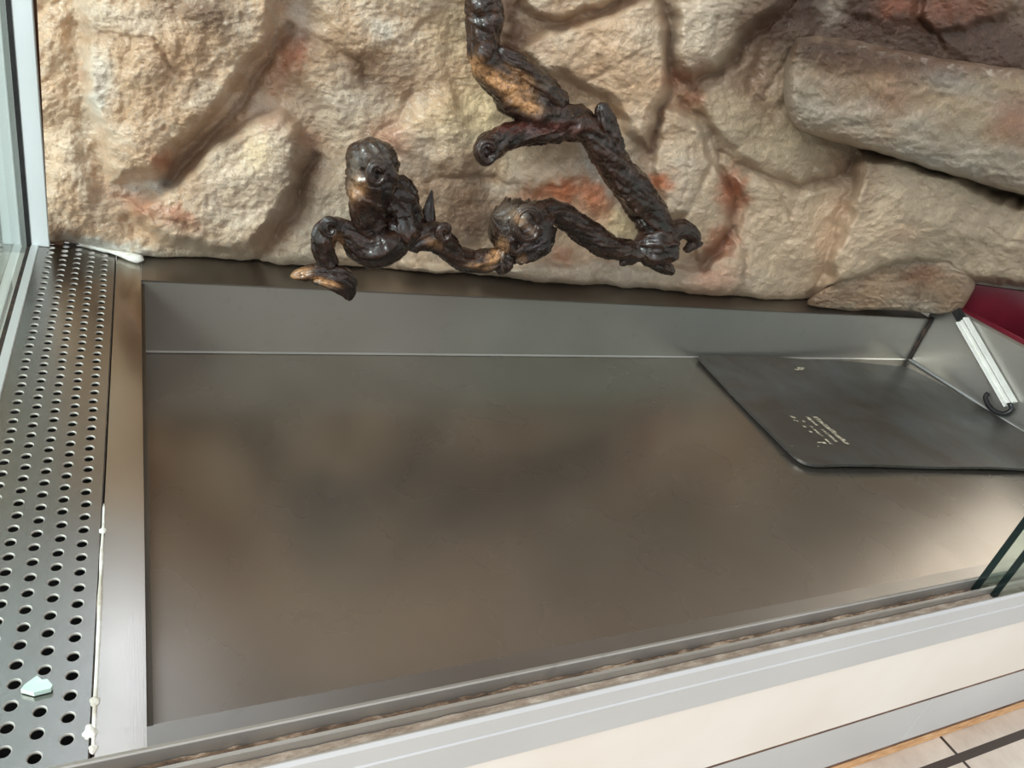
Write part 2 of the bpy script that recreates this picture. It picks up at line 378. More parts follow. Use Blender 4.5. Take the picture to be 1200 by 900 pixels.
# ================================================================ front track and panels
XA, XB = -.6, 5.2; tz = -.987
tr = empty('sliding_track', (2, .63, -1.1), 'aluminium double sliding glass track along the front edge of the basin', 'track')
pr = [(.672, -1.0), (.671, tz), (.6655, tz + .002), (.6635, tz), (.661, -1.025), (.640, -1.025), (.638, tz), (.6315, tz + .001), (.6295, tz + .003), (.628, -1.012),
      (.608, -1.012), (.6065, tz + .002), (.6045, tz + .003), (.600, -.992), (.600, -1.02), (.66, -1.04)]
MB().prof([(.6045, tz + .0028), (.5995, -.992), (.5985, -1.028), (.5960, -1.030), (.5960, -1.100), (.62, -1.100), (.62, -1.03), (.6046, -1.02)], XA, XB).build('front_face', M['alu'], tr)
MB().prof(pr, XA, XB).build('track_profile', M['track'], tr)
def dirtstrip(y0, y1, z, amp, mat, name):
    n = 900; k = 7; X = np.linspace(XA, 4.4, n); V = []; Fc = []
    for j in range(k):
        y = y0 + (y1 - y0) * j / (k - 1)
        h = z + amp * (fbm(X * 30, y * 120, 2.0, 4) + .25)
        V.append(np.stack([X, np.full(n, y), h], 1))
    V = np.concatenate(V)
    for j in range(k - 1):
        for i in range(n - 1): Fc.append((j * n + i, j * n + i + 1, (j + 1) * n + i + 1, (j + 1) * n + i))
    o = mesh_np(name, V, Fc, mat, tr); o['kind'] = 'stuff'; return o
dirtstrip(.6395, .6608, -1.014, .009, M['dirt'], 'groove_dirt')
dirtstrip(.6083, .6275, -1.0, .003, M['sand'], 'groove_dirt')
# panes parked to the right
def slidepane(y0, x0, label):
    t = empty('sliding_glass', (x0 + .7, y0 + .007, -1.01), label, 'glass door', None)
    MB().box((x0 + .001, y0, -1.012), (x0 + 1.9, y0 + .0145, 1.2)).build('pane', M['glass'], t)
    MB().box((x0 - .0015, y0, -1.012), (x0 + .001, y0 + .0145, 1.2)).build('polished_edge', M['gedge'], t, False)
slidepane(.6430, 1.797 * 0.99, 'inner sliding glass pane with dark green edge standing in the track at right')
slidepane(.6110, 1.800, 'outer sliding glass pane with dark green edge, nearer the white front panel')
fp = MB().box((XA, .599, -1.352), (XB, .64, -1.101), .001).build('front_panel', M['laminate']); tag(fp, 'cream white laminate front panel below the aluminium track', 'panel')
MB().box((XA, .5993, -1.3605), (XB, .64, -1.3515)).build('joint_line', M['gap'], fp)
cb = MB().box((XA, .665, -1.6), (XB, 2.9, -1.262)).build('cabinet_base', M['laminate']); tag(cb, kind='structure', label='laminate cabinet base carrying the steel basin', cat='cabinet')
t = empty('plinth_strip', (2, .62, -1.53), 'pale grey aluminium plinth strip under the cream front panel with a butt joint', 'plinth')
jx = on(1078, 838, 1, .6)[0]
MB().box((XA, .599, -1.545), (jx - .001, .64, -1.360), .001).build('strip_segment', M['alu'], t)
MB().box((jx + .001, .599, -1.545), (XB, .64, -1.360), .001).build('strip_segment', M['alu'], t)
wb = MB().box((XA, .598, -1.598), (XB, .66, -1.556), .0015).build('wood_batten', M['wood']); tag(wb, 'raw orange brown wooden batten under the plinth resting on the tiles', 'batten')
MB().box((XA, .5987, -1.5565), (XB, .64, -1.5445)).build('shadow_gap', M['gap'], wb)

# ================================================================ loose sheet in basin
def rounded(P, rad, n=8):
    out = []; N = len(P)
    for i in range(N):
        p0, p1, p2 = (np.array(P[(i - 1) % N][:2]), np.array(P[i][:2]), np.array(P[(i + 1) % N][:2]))
        r = rad[i]
        if r == 0: out.append(p1); continue
        a = p1 + (p0 - p1) / np.linalg.norm(p0 - p1) * r; c_ = p1 + (p2 - p1) / np.linalg.norm(p2 - p1) * r
        for t in np.linspace(0, 1, n): out.append((1 - t)**2 * a + 2 * t * (1 - t) * p1 + t * t * c_)
    return out
outl = rounded([(2.115, 2.148), (2.55, 2.135), (2.95, 2.105), (3.385, 2.052), (3.44, 1.86), (3.478, 1.72), (3.492, 1.45), (3.47, 1.225), (3.155, 1.255), (2.6, 1.322), (2.030, 1.384)],
               [.05, 0, 0, .05, 0, 0, 0, .06, 0, 0, .075])
sh = empty('metal_sheet', (2.8, 1.7, ZF), 'loose dark grey rectangular sheet with rounded corners lying at the right end of the basin', 'sheet')
bm = bmesh.new(); vs = [bm.verts.new((p[0], p[1], 0)) for p in outl]; fce = bm.faces.new(vs)
bmesh.ops.triangulate(bm, faces=[fce]);
bmesh.ops.subdivide_edges(bm, edges=bm.edges[:], cuts=4, use_grid_fill=True)
bmesh.ops.triangulate(bm, faces=bm.faces[:])
oc = np.array(outl)
def sheet_z(x, y):
    return ZF + .019 + .006 * perlin(x * 3.1, y * 3.3, .5) + .010 * max(0, 1 - abs(y - 1.33) / .3) * (1 + .6 * math.sin(x * 9)) * .6
top = {}
geo = bmesh.ops.extrude_face_region(bm, geom=bm.faces[:])
newv = {e for e in geo['geom'] if isinstance(e, bmesh.types.BMVert)}
for v in bm.verts:
    x, y = v.co.x, v.co.y; z = sheet_z(x, y) - (0 if v in newv else .011)
    v.co = Vector(W((x, y, z)))
bmesh.ops.recalc_face_normals(bm, faces=bm.faces[:])
me = bpy.data.meshes.new('sheet_body'); bm.to_mesh(me); bm.free()
o = link('sheet_body', me, M['sheet'], sh)
b = MB(); rr = random.Random(3)
def frag(u, v, w, h):
    q = [on(u + a, v + c_, 2, ZF + .014) for a, c_ in ((0, 0), (w * .75, w * .65), (w * .75 + h, w * .65), (h, 0))]
    q = [np.array([p[0], p[1], sheet_z(p[0], p[1]) + .0012]) for p in q]
    b.poly(q, (0, 0, .0005))
for li, (u0, v0, n, keep) in enumerate(((952, 490, 15, .97), (943, 490, 15, .75), (934, 490.5, 16, .5), (926, 490, 15, .3))):
    for k in range(n):
        if rr.random() < keep: frag(u0 + k * 2.5 + rr.uniform(-.3, .3), v0 + k * 2.22, rr.uniform(2.0, 3.2), rr.uniform(2.4, 4.4) * (1.35 if li == 0 else .95))
for (u, v, w, h) in ((924, 489, 1.5, 3.5), (929, 494, 1.2, 3), (956, 521, 1.5, 4), (930, 434, 2, 9), (933, 432, 3, 7), (956, 526, .8, 1.5), (926, 525, .7, 1.2)): frag(u, v, w, h)
o = b.build('faded_print', M['print'], sh); o['label'] = 'worn pale printed lines, illegible'

# ================================================================ light bar with cable, leaning on right wall
lb = empty('light_bar', (3.5, 1.8, -1.15), 'slim white profile bar with black end cap and cable leaning on the right basin wall', 'light bar')
A_ = on(1127, 375, 0, XR - .03); B_ = on(1184, 474, 0, XR - .03); ax = (B_ - A_) / np.linalg.norm(B_ - A_)
sd = np.cross(ax, [1, 0, 0]); sd /= np.linalg.norm(sd)
wd = 6.2 * pxsize(B_); dp = .014
def bar(b, a, c_, w0, w1, x0, x1):
    q = [a + sd * w0 + np.array([x0, 0, 0]), a + sd * w1 + np.array([x0, 0, 0]), a + sd * w1 + np.array([x1, 0, 0]), a + sd * w0 + np.array([x1, 0, 0])]
    b.poly(q, c_ - a)
b = MB(); bar(b, A_, B_, -wd, wd, .004, dp + .006); bar(b, A_, B_, -wd, -wd * .62, -dp, .004); bar(b, A_, B_, wd * .62, wd, -dp, .004); bar(b, A_, B_, -wd * .2, wd * .2, -.002, .004)
b.build('profile', M['plastic'], lb)
b = MB(); bar(b, A_ - ax * .055, A_, -wd * .8, wd * .8, -dp * .6, dp); b.build('end_cap', M['rubber'], lb)
cab = [B_ + ax * -.01]
for (u, v, xx) in ((1186, 479, .02), (1180, 484, .03), (1172, 484.5, .035), (1163, 480, .035), (1157, 472, .03), (1155, 465, .022), (1158, 461, .012)):
    cab.append(on(u, v, 0, XR - xx))
b = MB(); b.tube([tuple(p) for p in catmull(np.array(cab), .02)], .0115, 10); b.build('cable', M['rubber'], lb, True)

# ================================================================ red tub outside the right wall
tb = empty('red_tub', (3.95, 2.0, -1.25), 'dark red plastic tub beyond the right basin wall under the rock', 'tub')
b = MB(); x0, x1, y0, y1, zt, zb = XR + .045, 4.5, 1.45, 2.16, -.897, -1.258
for (q0, q1) in (((x0, y0), (x0, y1)), ((x1, y0), (x1, y1)),):
    pass
th_ = .02
b.box((x0, y0, zb), (x0 + th_, y1, zt)); b.box((x0, y0, zb), (x1, y0 + th_, zt)); b.box((x1 - th_, y0, zb), (x1, y1, zt)); b.box((x0, y0, zb), (x1, y1, zb + th_))
b.build('tub_body', M['red'], tb)
# high rear wall (folded lid) sloping away, glossy
b = MB(); b.poly([(x0, 2.12, -1.24), (x1, 2.02, -1.24), (x1, 2.06, -.80), (x0, 2.16, -.80)], (0, .02, 0)); b.build('tub_lid', M['red'], tb)
b = MB(); b.tube([(x0 + .004, y0, zt + .004), (x0 + .004, y1 - .02, zt + .002)], .005, 8); b.build('rim', M['red'], tb, True)
p0 = on(1187, 404, 0, 3.62); 
b = MB(); b.box((3.66, 1.46, -1.0), (4.4, p0[1] - .01, -.84), .01); b.build('dark_side_block', M['darkred'], tb)  # darker red block standing in for the tub's right wall and floor

# ================================================================ rock
def poly_sd(u, v, P):               # + inside, px
    P = np.asarray(P, float); d2 = np.full(u.shape, 1e18); ins = np.zeros(u.shape, bool); n = len(P)
    for i in range(n):
        a = P[i]; c_ = P[(i + 1) % n]; e = c_ - a; wu = u - a[0]; wv = v - a[1]
        t = np.clip((wu * e[0] + wv * e[1]) / (e @ e), 0, 1)
        d2 = np.minimum(d2, (wu - e[0] * t)**2 + (wv - e[1] * t)**2)
        c1 = (a[1] > v) != (c_[1] > v)
        with np.errstate(divide='ignore', invalid='ignore'):
            xi = e[0] * (v - a[1]) / (e[1] if e[1] != 0 else 1e-9) + a[0]
        ins ^= c1 & (u < xi)
    d = np.sqrt(d2); return np.where(ins, d, -d)
def line_d(u, v, P):
    P = np.asarray(P, float); d2 = np.full(u.shape, 1e18)
    for i in range(len(P) - 1):
        a = P[i]; e = P[i + 1] - a; wu = u - a[0]; wv = v - a[1]
        t = np.clip((wu * e[0] + wv * e[1]) / (e @ e), 0, 1)
        d2 = np.minimum(d2, (wu - e[0] * t)**2 + (wv - e[1] * t)**2)
    return np.sqrt(d2)
# boulders: polygon px, height, shoulder width px, tilt (du, dv per 100px)
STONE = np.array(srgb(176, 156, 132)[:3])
BOULD = [
 ([(42,-700),(44,60),(48,180),(56,262),(60,284),(170,312),(330,330),(345,300),(290,300),(180,285),(130,250),(105,190),(92,120),(85,40),(85,-300),(85,-700)], .07, 20, (0, 0)),
 ([(88,-120),(82,10),(92,90),(108,160),(132,222),(150,218),(196,212),(215,180),(250,140),(290,95),(322,45),(335,-20),(345,-120)], .20, 26, (.02, .01)),
 ([(196,214),(232,178),(262,150),(296,128),(330,125),(358,150),(366,185),(350,230),(322,272),(300,300),(250,302),(190,288),(150,262),(140,236),(160,226)], .19, 24, (.02, .01)),
 ([(345,-120),(350,10),(330,60),(310,105),(345,118),(372,150),(395,190),(440,240),(520,300),(600,320),(660,330),(600,250),(560,200),(545,120),(540,40),(535,-120)], .10, 40, (-.01, 0)),
 ([(348,-90),(352,0),(380,45),(420,75),(470,60),(520,20),(535,-90)], .12, 30, (0, 0)),
 ([(372,172),(350,245),(310,300),(330,318),(420,326),(440,300),(450,250),(430,205),(400,180)], .105, 25, (0, 0)),
 ([(480,115),(530,85),(560,120),(590,165),(580,200),(545,222),(500,215),(455,190),(430,160),(450,130)], .135, 40, (0, 0)),
 ([(598,-120),(603,0),(622,22),(650,25),(690,12),(735,-10),(770,-40),(790,-120)], .20, 16, (0, 0)),
 ([(608,62),(636,36),(690,22),(742,-2),(772,-10),(782,30),(790,75),(786,112),(772,150),(762,174),(748,168),(728,140),(700,112),(668,96),(640,90)], .20, 24, (.02, .0)),
 ([(795,-120),(786,-10),(792,40),(800,88),(812,98),(842,82),(870,50),(905,12),(950,-40),(980,-120)], .24, 24, (-.01, .0)),
 ([(815,112),(838,96),(872,66),(900,36),(930,22),(962,30),(930,70),(925,130),(960,165),(1012,178),(985,205),(936,222),(905,206),(862,192),(842,168),(822,140)], .14, 22, (-.04, .0)),
 ([(788,124),(800,128),(822,160),(834,196),(818,214),(806,250),(788,252),(776,226),(768,196),(772,168)], .17, 14, (0, 0)),
 ([(836,196),(852,226),(856,258),(838,286),(818,300),(804,262),(812,226)], .16, 14, (0, 0)),
 ([(862,205),(905,214),(938,228),(990,212),(1022,182),(1018,230),(985,300),(965,350),(900,362),(850,350),(842,316),(860,280),(872,240)], .16, 20, (.01, .0)),
 ([(610,205),(640,190),(690,175),(722,215),(748,258),(742,285),(690,250),(655,235),(620,232)], .12, 22, (0, 0)),
 ([(470,304),(540,312),(640,308),(700,300),(760,312),(800,318),(842,310),(850,345),(760,342),(660,335),(560,326),(470,322)], .17, 16, (0, 0)),
 ([(800,340),(850,296),(868,305),(872,335),(850,350),(810,350)], .17, 10, (0, 0)),
 ([(1012,176),(1060,180),(1210,238),(1500,330),(1500,430),(1300,380),(1205,346),(1150,338),(1112,326),(1060,316),(1010,330),(955,352),(968,300),(992,240)], .34, 26, (.03, 0)),
 ([(1092,-120),(1080,10),(1098,36),(1130,34),(1165,22),(1192,2),(1210,-40),(1220,-120)], .16, 16, (0, 0)),
 ([(985,-120),(960,-10),(985,20),(1030,30),(1075,30),(1070,-20),(1060,-120)], .10, 22, (0, 0)),
 ([(1110,45),(1150,42),(1200,20),(1260,10),(1300,120),(1210,90),(1140,75)], .09, 20, (0, 0)),
]
CREASE = [  # polyline, width px, depth, colour strength
 ([(340,30),(300,100),(262,145),(215,195),(196,215)], 9, .05, .5),
 ([(366,185),(350,235),(322,285),(300,302)], 8, .05, .35),
 ([(95,30),(110,38),(140,42),(180,45)], 5, .012, .3),
 ([(180,45),(200,80),(215,95)], 4, .015, .4),
 ([(355,40),(395,55),(425,75),(432,100)], 7, .02, .5),
 ([(480,110),(470,140),(445,150)], 6, .015, .3),
 ([(602,5),(622,24),(650,27),(700,12),(740,-8)], 5, .03, .6),
 ([(775,-10),(785,30),(793,75),(788,115),(774,150),(762,178)], 7, .05, .8),
 ([(800,92),(812,104),(842,88),(872,58),(905,22),(925,0)], 6, .04, .9),
 ([(798,110),(822,140),(842,172),(846,200),(858,230),(860,262),(845,290),(820,312)], 6, .04, .9),
 ([(845,185),(870,198),(905,212),(936,224),(985,208),(1012,180)], 6, .03, .8),
 ([(905,45),(890,70),(884,110),(900,130)], 11, .03, .8),
 ([(925,60),(910,85),(898,120)], 6, .02, .5),
 ([(770,120),(760,145),(752,170)], 4, .01, .3),
 ([(806,180),(800,215),(795,240)], 4, .015, .4),
 ([(860,262),(872,300),(872,330)], 5, .02, .6),
 ([(905,215),(925,245),(930,262)], 5, .015, .5),
 ([(1012,182),(990,240),(968,300),(950,350)], 5, .02, .3),
 ([(1080,20),(1100,40),(1112,60)], 6, .03, .7),
 ([(632,240),(640,222),(672,205)], 5, .02, .5),
 ([(500,215),(560,205),(610,215),(625,235)], 6, .015, .35),
 ([(960,350),(985,330),(1020,320),(1060,312)], 6, .03, .6),
 ([(150,235),(175,250),(215,265),(225,268)], 5, .012, .4),
 ([(840,18),(836,40)], 3, .01, .3), ([(700,60),(712,85),(690,95)], 4, .012, .3), ([(735,70),(750,55),(765,50)], 4, .012, .3),
]
RUST = np.array(srgb(178, 104, 72)[:3]); ORANGE = np.array(srgb(196, 112, 70)[:3]); BROWN = np.array(srgb(112, 78, 54)[:3]); DBROWN = np.array(srgb(70, 46, 34)[:3])
WHITE = np.array(srgb(232, 228, 218)[:3]); GREY = np.array(srgb(218, 202, 182)[:3]); CREAM = np.array(srgb(238, 212, 168)[:3]); BEIGE = np.array(srgb(224, 192, 160)[:3]); OLIVE = np.array(srgb(190, 168, 138)[:3]); TAN = np.array(srgb(206, 164, 126)[:3])
BLOB = [  # u, v, ru, rv, angle, colour, strength
 (345,60,16,26,25,RUST,.8),(325,95,20,20,0,RUST,.45),(192,190,14,12,0,RUST,.7),(165,240,40,12,25,RUST,.6),(215,255,22,9,30,RUST,.7),(270,170,14,14,0,BROWN,.6),
 (320,140,24,14,0,RUST,.4),(235,12,50,18,5,BROWN,.7),(255,30,26,16,40,BROWN,.5),(120,40,18,8,0,BROWN,.4),(120,90,14,30,-10,WHITE,.7),(115,118,10,12,0,WHITE,.8),
 (150,22,40,14,10,GREY,.6),(175,85,60,50,0,TAN,.45),(70,110,20,120,0,BEIGE,.6),(95,200,10,50,-20,GREY,.5),(300,215,60,55,0,GREY,.55),(300,180,16,20,0,CREAM,.5),
 (175,218,30,7,-5,WHITE,.9),(350,15,14,30,0,WHITE,.5),(365,110,60,18,20,GREY,.3),(390,135,40,25,0,GREY,.5),(350,200,16,50,15,BROWN,.4),(365,165,16,16,0,RUST,.3),
 (380,250,30,60,20,GREY,.55),(440,95,50,26,20,BROWN,.5),(470,90,30,30,0,BROWN,.3),(460,165,26,20,30,RUST,.6),(450,35,14,14,0,WHITE,.5),(525,40,26,50,0,CREAM,.35),
 (560,125,34,32,0,CREAM,.75),(540,150,50,25,0,CREAM,.4),(600,30,10,40,0,BROWN,.9),(620,40,26,20,0,BROWN,.7),(545,235,36,50,0,BROWN,.75),(490,215,30,30,-20,BROWN,.6),(560,262,30,22,0,BROWN,.7),
 (640,225,40,10,-15,ORANGE,.7),(660,225,18,12,0,ORANGE,.9),(695,228,22,16,30,ORANGE,.85),(705,250,20,14,30,RUST,.6),(735,262,24,18,0,CREAM,.95),(700,190,12,40,-35,WHITE,.85),(650,180,60,18,-10,OLIVE,.5),
 (715,80,50,50,0,TAN,.5),(660,70,30,20,0,TAN,.5),(740,110,40,30,0,TAN,.3),(800,88,26,12,-20,RUST,.75),(805,75,18,14,0,BROWN,.4),(808,115,16,14,0,RUST,.6),(830,30,40,50,0,GREY,.55),
 (775,215,20,12,-10,ORANGE,.95),(752,180,14,24,0,BROWN,.5),(800,200,16,40,0,GREY,.5),(858,225,16,26,0,RUST,.8),(845,285,16,22,35,RUST,.75),(820,302,30,8,-35,BROWN,.6),
 (880,110,26,60,10,BROWN,.45),(850,130,30,24,0,OLIVE,.5),(900,160,50,35,0,OLIVE,.6),(835,160,26,12,30,GREY,.4),(900,25,50,25,-20,BROWN,.8),(860,225,14,20,0,RUST,.6),(905,265,30,50,0,BEIGE,.4),
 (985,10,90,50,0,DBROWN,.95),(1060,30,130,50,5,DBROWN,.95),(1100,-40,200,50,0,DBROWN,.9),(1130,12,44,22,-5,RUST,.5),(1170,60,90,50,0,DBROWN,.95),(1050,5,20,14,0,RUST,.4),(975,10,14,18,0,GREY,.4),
 (1060,272,20,10,0,RUST,.5),(1110,262,8,22,35,BROWN,.4),(1150,230,90,24,15,BROWN,.35),(1100,250,120,70,15,STONE,.7),(1000,290,60,60,0,BEIGE,.4),(1020,215,12,40,15,BROWN,.4),(970,260,24,60,15,BEIGE,.5),
 (840,330,30,16,-20,RUST,.5),(825,325,20,10,0,ORANGE,.45),(700,320,140,16,3,GREY,.6),(560,318,100,10,3,GREY,.4),(655,298,14,10,30,RUST,.5),(350,312,60,12,0,GREY,.7),(200,298,120,10,5,OLIVE,.6),
 (80,278,22,14,20,BROWN,.8),(130,290,46,7,10,WHITE,1.0),(175,303,22,5,5,WHITE,.8),(230,300,90,10,0,GREY,.5),(65,268,10,12,0,BROWN,.5),(420,75,16,14,30,BROWN,.5),
]
def facets(u, v, size, seed):       # chiselled planes: upper envelope of randomly tilted planes
    rs = np.random.RandomState(seed); A = rs.uniform(-1, 1, (64, 64, 5)); best = np.full(u.shape, -9.0)
    iu = np.floor(u / size).astype(int); iv = np.floor(v / size).astype(int)
    for a in (-1, 0, 1):
        for b_ in (-1, 0, 1):
            c_ = A[(iu + a) % 64, (iv + b_) % 64]
            dx = u / size - (iu + a + .5 + .35 * c_[..., 0]); dy = v / size - (iv + b_ + .5 + .35 * c_[..., 1])
            best = np.maximum(best, .35 * c_[..., 2] + .7 * c_[..., 3] * dx + .7 * c_[..., 4] * dy - 1.1 * (dx * dx + dy * dy))
    return best
def field(u, v):
    du = 9 * perlin(u / 42, v / 42, 1.5) + 4 * perlin(u / 15, v / 15, 4.5); dv = 9 * perlin(u / 42, v / 42, 8.5) + 4 * perlin(u / 15, v / 15, 2.2)
    uu, vv = u + du, v + dv
    rt = sstep(570, 650, u); h = .085 + .035 * rt + .03 * fbm(u / 150, v / 150, .3, 3); k = 40.0
    acc = np.exp(k * h)
    for P, H, w, tl in BOULD:
        sd_ = poly_sd(uu, vv, P) + 7 * rt; c_ = np.mean(np.asarray(P, float).clip(-200, 1300), axis=0)
        w = w * .85; e = np.clip(sd_ / w, 0, 1); e = 1 - (1 - e)**2.0
        hh = H * e * (1 + .12 * np.clip(sd_ / 70, 0, 1)) + np.where(sd_ > 0, (tl[0] * (uu - c_[0]) + tl[1] * (vv - c_[1])) / 100 * e, 0)
        acc += np.where(sd_ > -2, np.exp(k * hh) - 1, 0)
    h = np.log(acc) / k
    cc = np.zeros_like(h)
    for P, w, dep, st in CREASE:
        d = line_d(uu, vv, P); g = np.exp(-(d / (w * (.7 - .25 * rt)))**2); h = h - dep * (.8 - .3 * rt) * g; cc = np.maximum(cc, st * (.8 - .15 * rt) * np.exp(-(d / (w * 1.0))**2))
    h = h + .036 * facets(uu, vv, 95.0, 3) + .012 * facets(uu, vv, 40.0, 11)
    # plaster relief: facets, strokes, wrinkles
    wr = .5 + .5 * fbm(u / 90, v / 90, 6.6, 2)
    ang = fbm(u / 120, v / 120, 12.3, 2) * 2.5
    ru, rv = u * np.cos(ang) + v * np.sin(ang), -u * np.sin(ang) + v * np.cos(ang)
    st_ = ridged(ru / 11, rv / 26, 3.3, 3)
    h = h + .018 * fbm(u / 45, v / 45, 2.1, 3) + .008 * (np.abs(perlin(u / 24, v / 24, 9.1)) - .2) + .0060 * st_ * wr + .0075 * fbm((u * .8 + v * .6) / 7, (v * .8 - u * .6) / 7, 7.7, 3) + .004 * ridged((u * .7 - v * .7) / 14, (v * .7 + u * .7) / 9, 1.1, 3) * (1.2 - wr)
    return h, cc, uu, vv, st_
def paint(u, v, uu, vv, cc, st_):
    base = BEIGE * .62 + GREY * .2 + TAN * .18
    col = np.tile(base, (u.size, 1)).reshape(u.shape + (3,))
    n1 = fbm(u / 70, v / 70, 20.2, 4)[..., None]; n2 = fbm(u / 35, v / 35, 30.2, 4)[..., None]
    col = col + (GREY - col) * np.clip(n1 * 1.6, 0, .7); col = col + (TAN - col) * np.clip(-n1 * 1.5, 0, .7)
    col = col + (RUST - col) * np.clip((n2 - .28) * 1.6, 0, .4)
    dry = np.clip((st_ - .45) * 1.2, 0, .35)[..., None] * .7
    col = col + (WHITE * .93 - col) * dry
    dk = np.clip((-.1 - st_) * 1.1, 0, .4)[..., None]
    col = col + (BROWN - col) * dk
    n3 = fbm(u / 55 + 9, v / 40, 77.7, 4)[..., None]; col = col + (TAN * .8 - col) * np.clip(n3 * 2.2, 0, .55)
    right = (sstep(700, 900, u) * .75)[..., None]; col = col + (STONE - col) * right  # paint darkened toward the right, standing in for the light falling off
    du = 8 * perlin(u / 12, v / 12, 41.); dv = 8 * perlin(u / 12, v / 12, 51.)
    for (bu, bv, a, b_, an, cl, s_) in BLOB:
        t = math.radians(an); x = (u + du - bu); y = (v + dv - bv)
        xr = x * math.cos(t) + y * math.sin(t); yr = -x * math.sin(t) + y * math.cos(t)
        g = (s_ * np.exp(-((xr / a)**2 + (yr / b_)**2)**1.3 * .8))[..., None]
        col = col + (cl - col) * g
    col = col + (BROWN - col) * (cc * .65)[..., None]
    return np.clip(col, .01, .95)
Y0 = 2.385
botc = np.array([(30,284),(60,282),(90,287),(120,296),(165,306),(230,307),(290,309),(330,314),(380,313),(500,323),(560,326),(600,328),(660,336),(760,341),(800,347),(900,355),(950,356),(985,338),(1020,325),(1050,318),(1100,322),(1150,337),(1200,344),(1300,374),(1500,420)], float)
NU, NV = 640, 330
us = np.linspace(0, 1, NU); 
def build_rock():
    V = np.linspace(0, 1, NV)
    U0 = 43 + np.zeros(NU) ; Ucol = 43 + us * (1420 - 43)
    vb = np.interp(Ucol, botc[:, 0], botc[:, 1]) + 2.5 * perlin(Ucol / 18, .3, .7)
    vt = np.interp(Ucol, [40, 160, 240, 1500], [-150, -150, -420, -420])
    # denser rows inside the visible part
    tt = np.where(V < .2, V / .2 * .5, .5 + (V - .2) / .8 * .5)
    U = np.tile(Ucol, (NV, 1)); frac = tt[:, None]
    vmid = -20.0
    VV = np.where(frac < .5, vt + (vmid - vt) * (frac / .5), vmid + (vb - vmid) * ((frac - .5) / .5))
    # left edge follows the post
    U = U + (1 - np.clip((U - 43) / 60, 0, 1)) * (.052 * np.clip(VV, -400, 300))
    h, cc, uu, vv, st_ = field(U, VV)
    # roll the lower lip backwards
    dist = (vb - VV); h = h - .10 * np.exp(-dist / 5.0)
    h = np.maximum(h, .01)
    P = on(U, VV, 1, Y0 - h)
    # never below the steel rim
    lim = -.997
    P[..., 2] = np.maximum(P[..., 2], lim)
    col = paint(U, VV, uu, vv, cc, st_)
    # extra rows that close the bottom toward the back
    back = P[-1:].copy(); back[..., 1] = 2.46; Pm = (P[-1:] + back) / 2
    P = np.concatenate([P, Pm, back]); col = np.concatenate([col, col[-1:], col[-1:]])
    n0, n1 = P.shape[:2]
    idx = np.arange(n0 * n1).reshape(n0, n1)
    Fc = np.stack([idx[:-1, :-1], idx[1:, :-1], idx[1:, 1:], idx[:-1, 1:]], -1).reshape(-1, 4)
    return P.reshape(-1, 3), Fc, col.reshape(-1, 3)
rk = empty('rock_backdrop', (1.6, 2.4, -1.0), 'moulded plaster rock wall in beige and rust behind the steel basin', 'rock wall')
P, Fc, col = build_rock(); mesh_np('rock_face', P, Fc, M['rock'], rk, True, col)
def surf_y(u, v):
    h = field(np.array([float(u)]), np.array([float(v)]))[0][0]; return Y0 - max(h, .01)

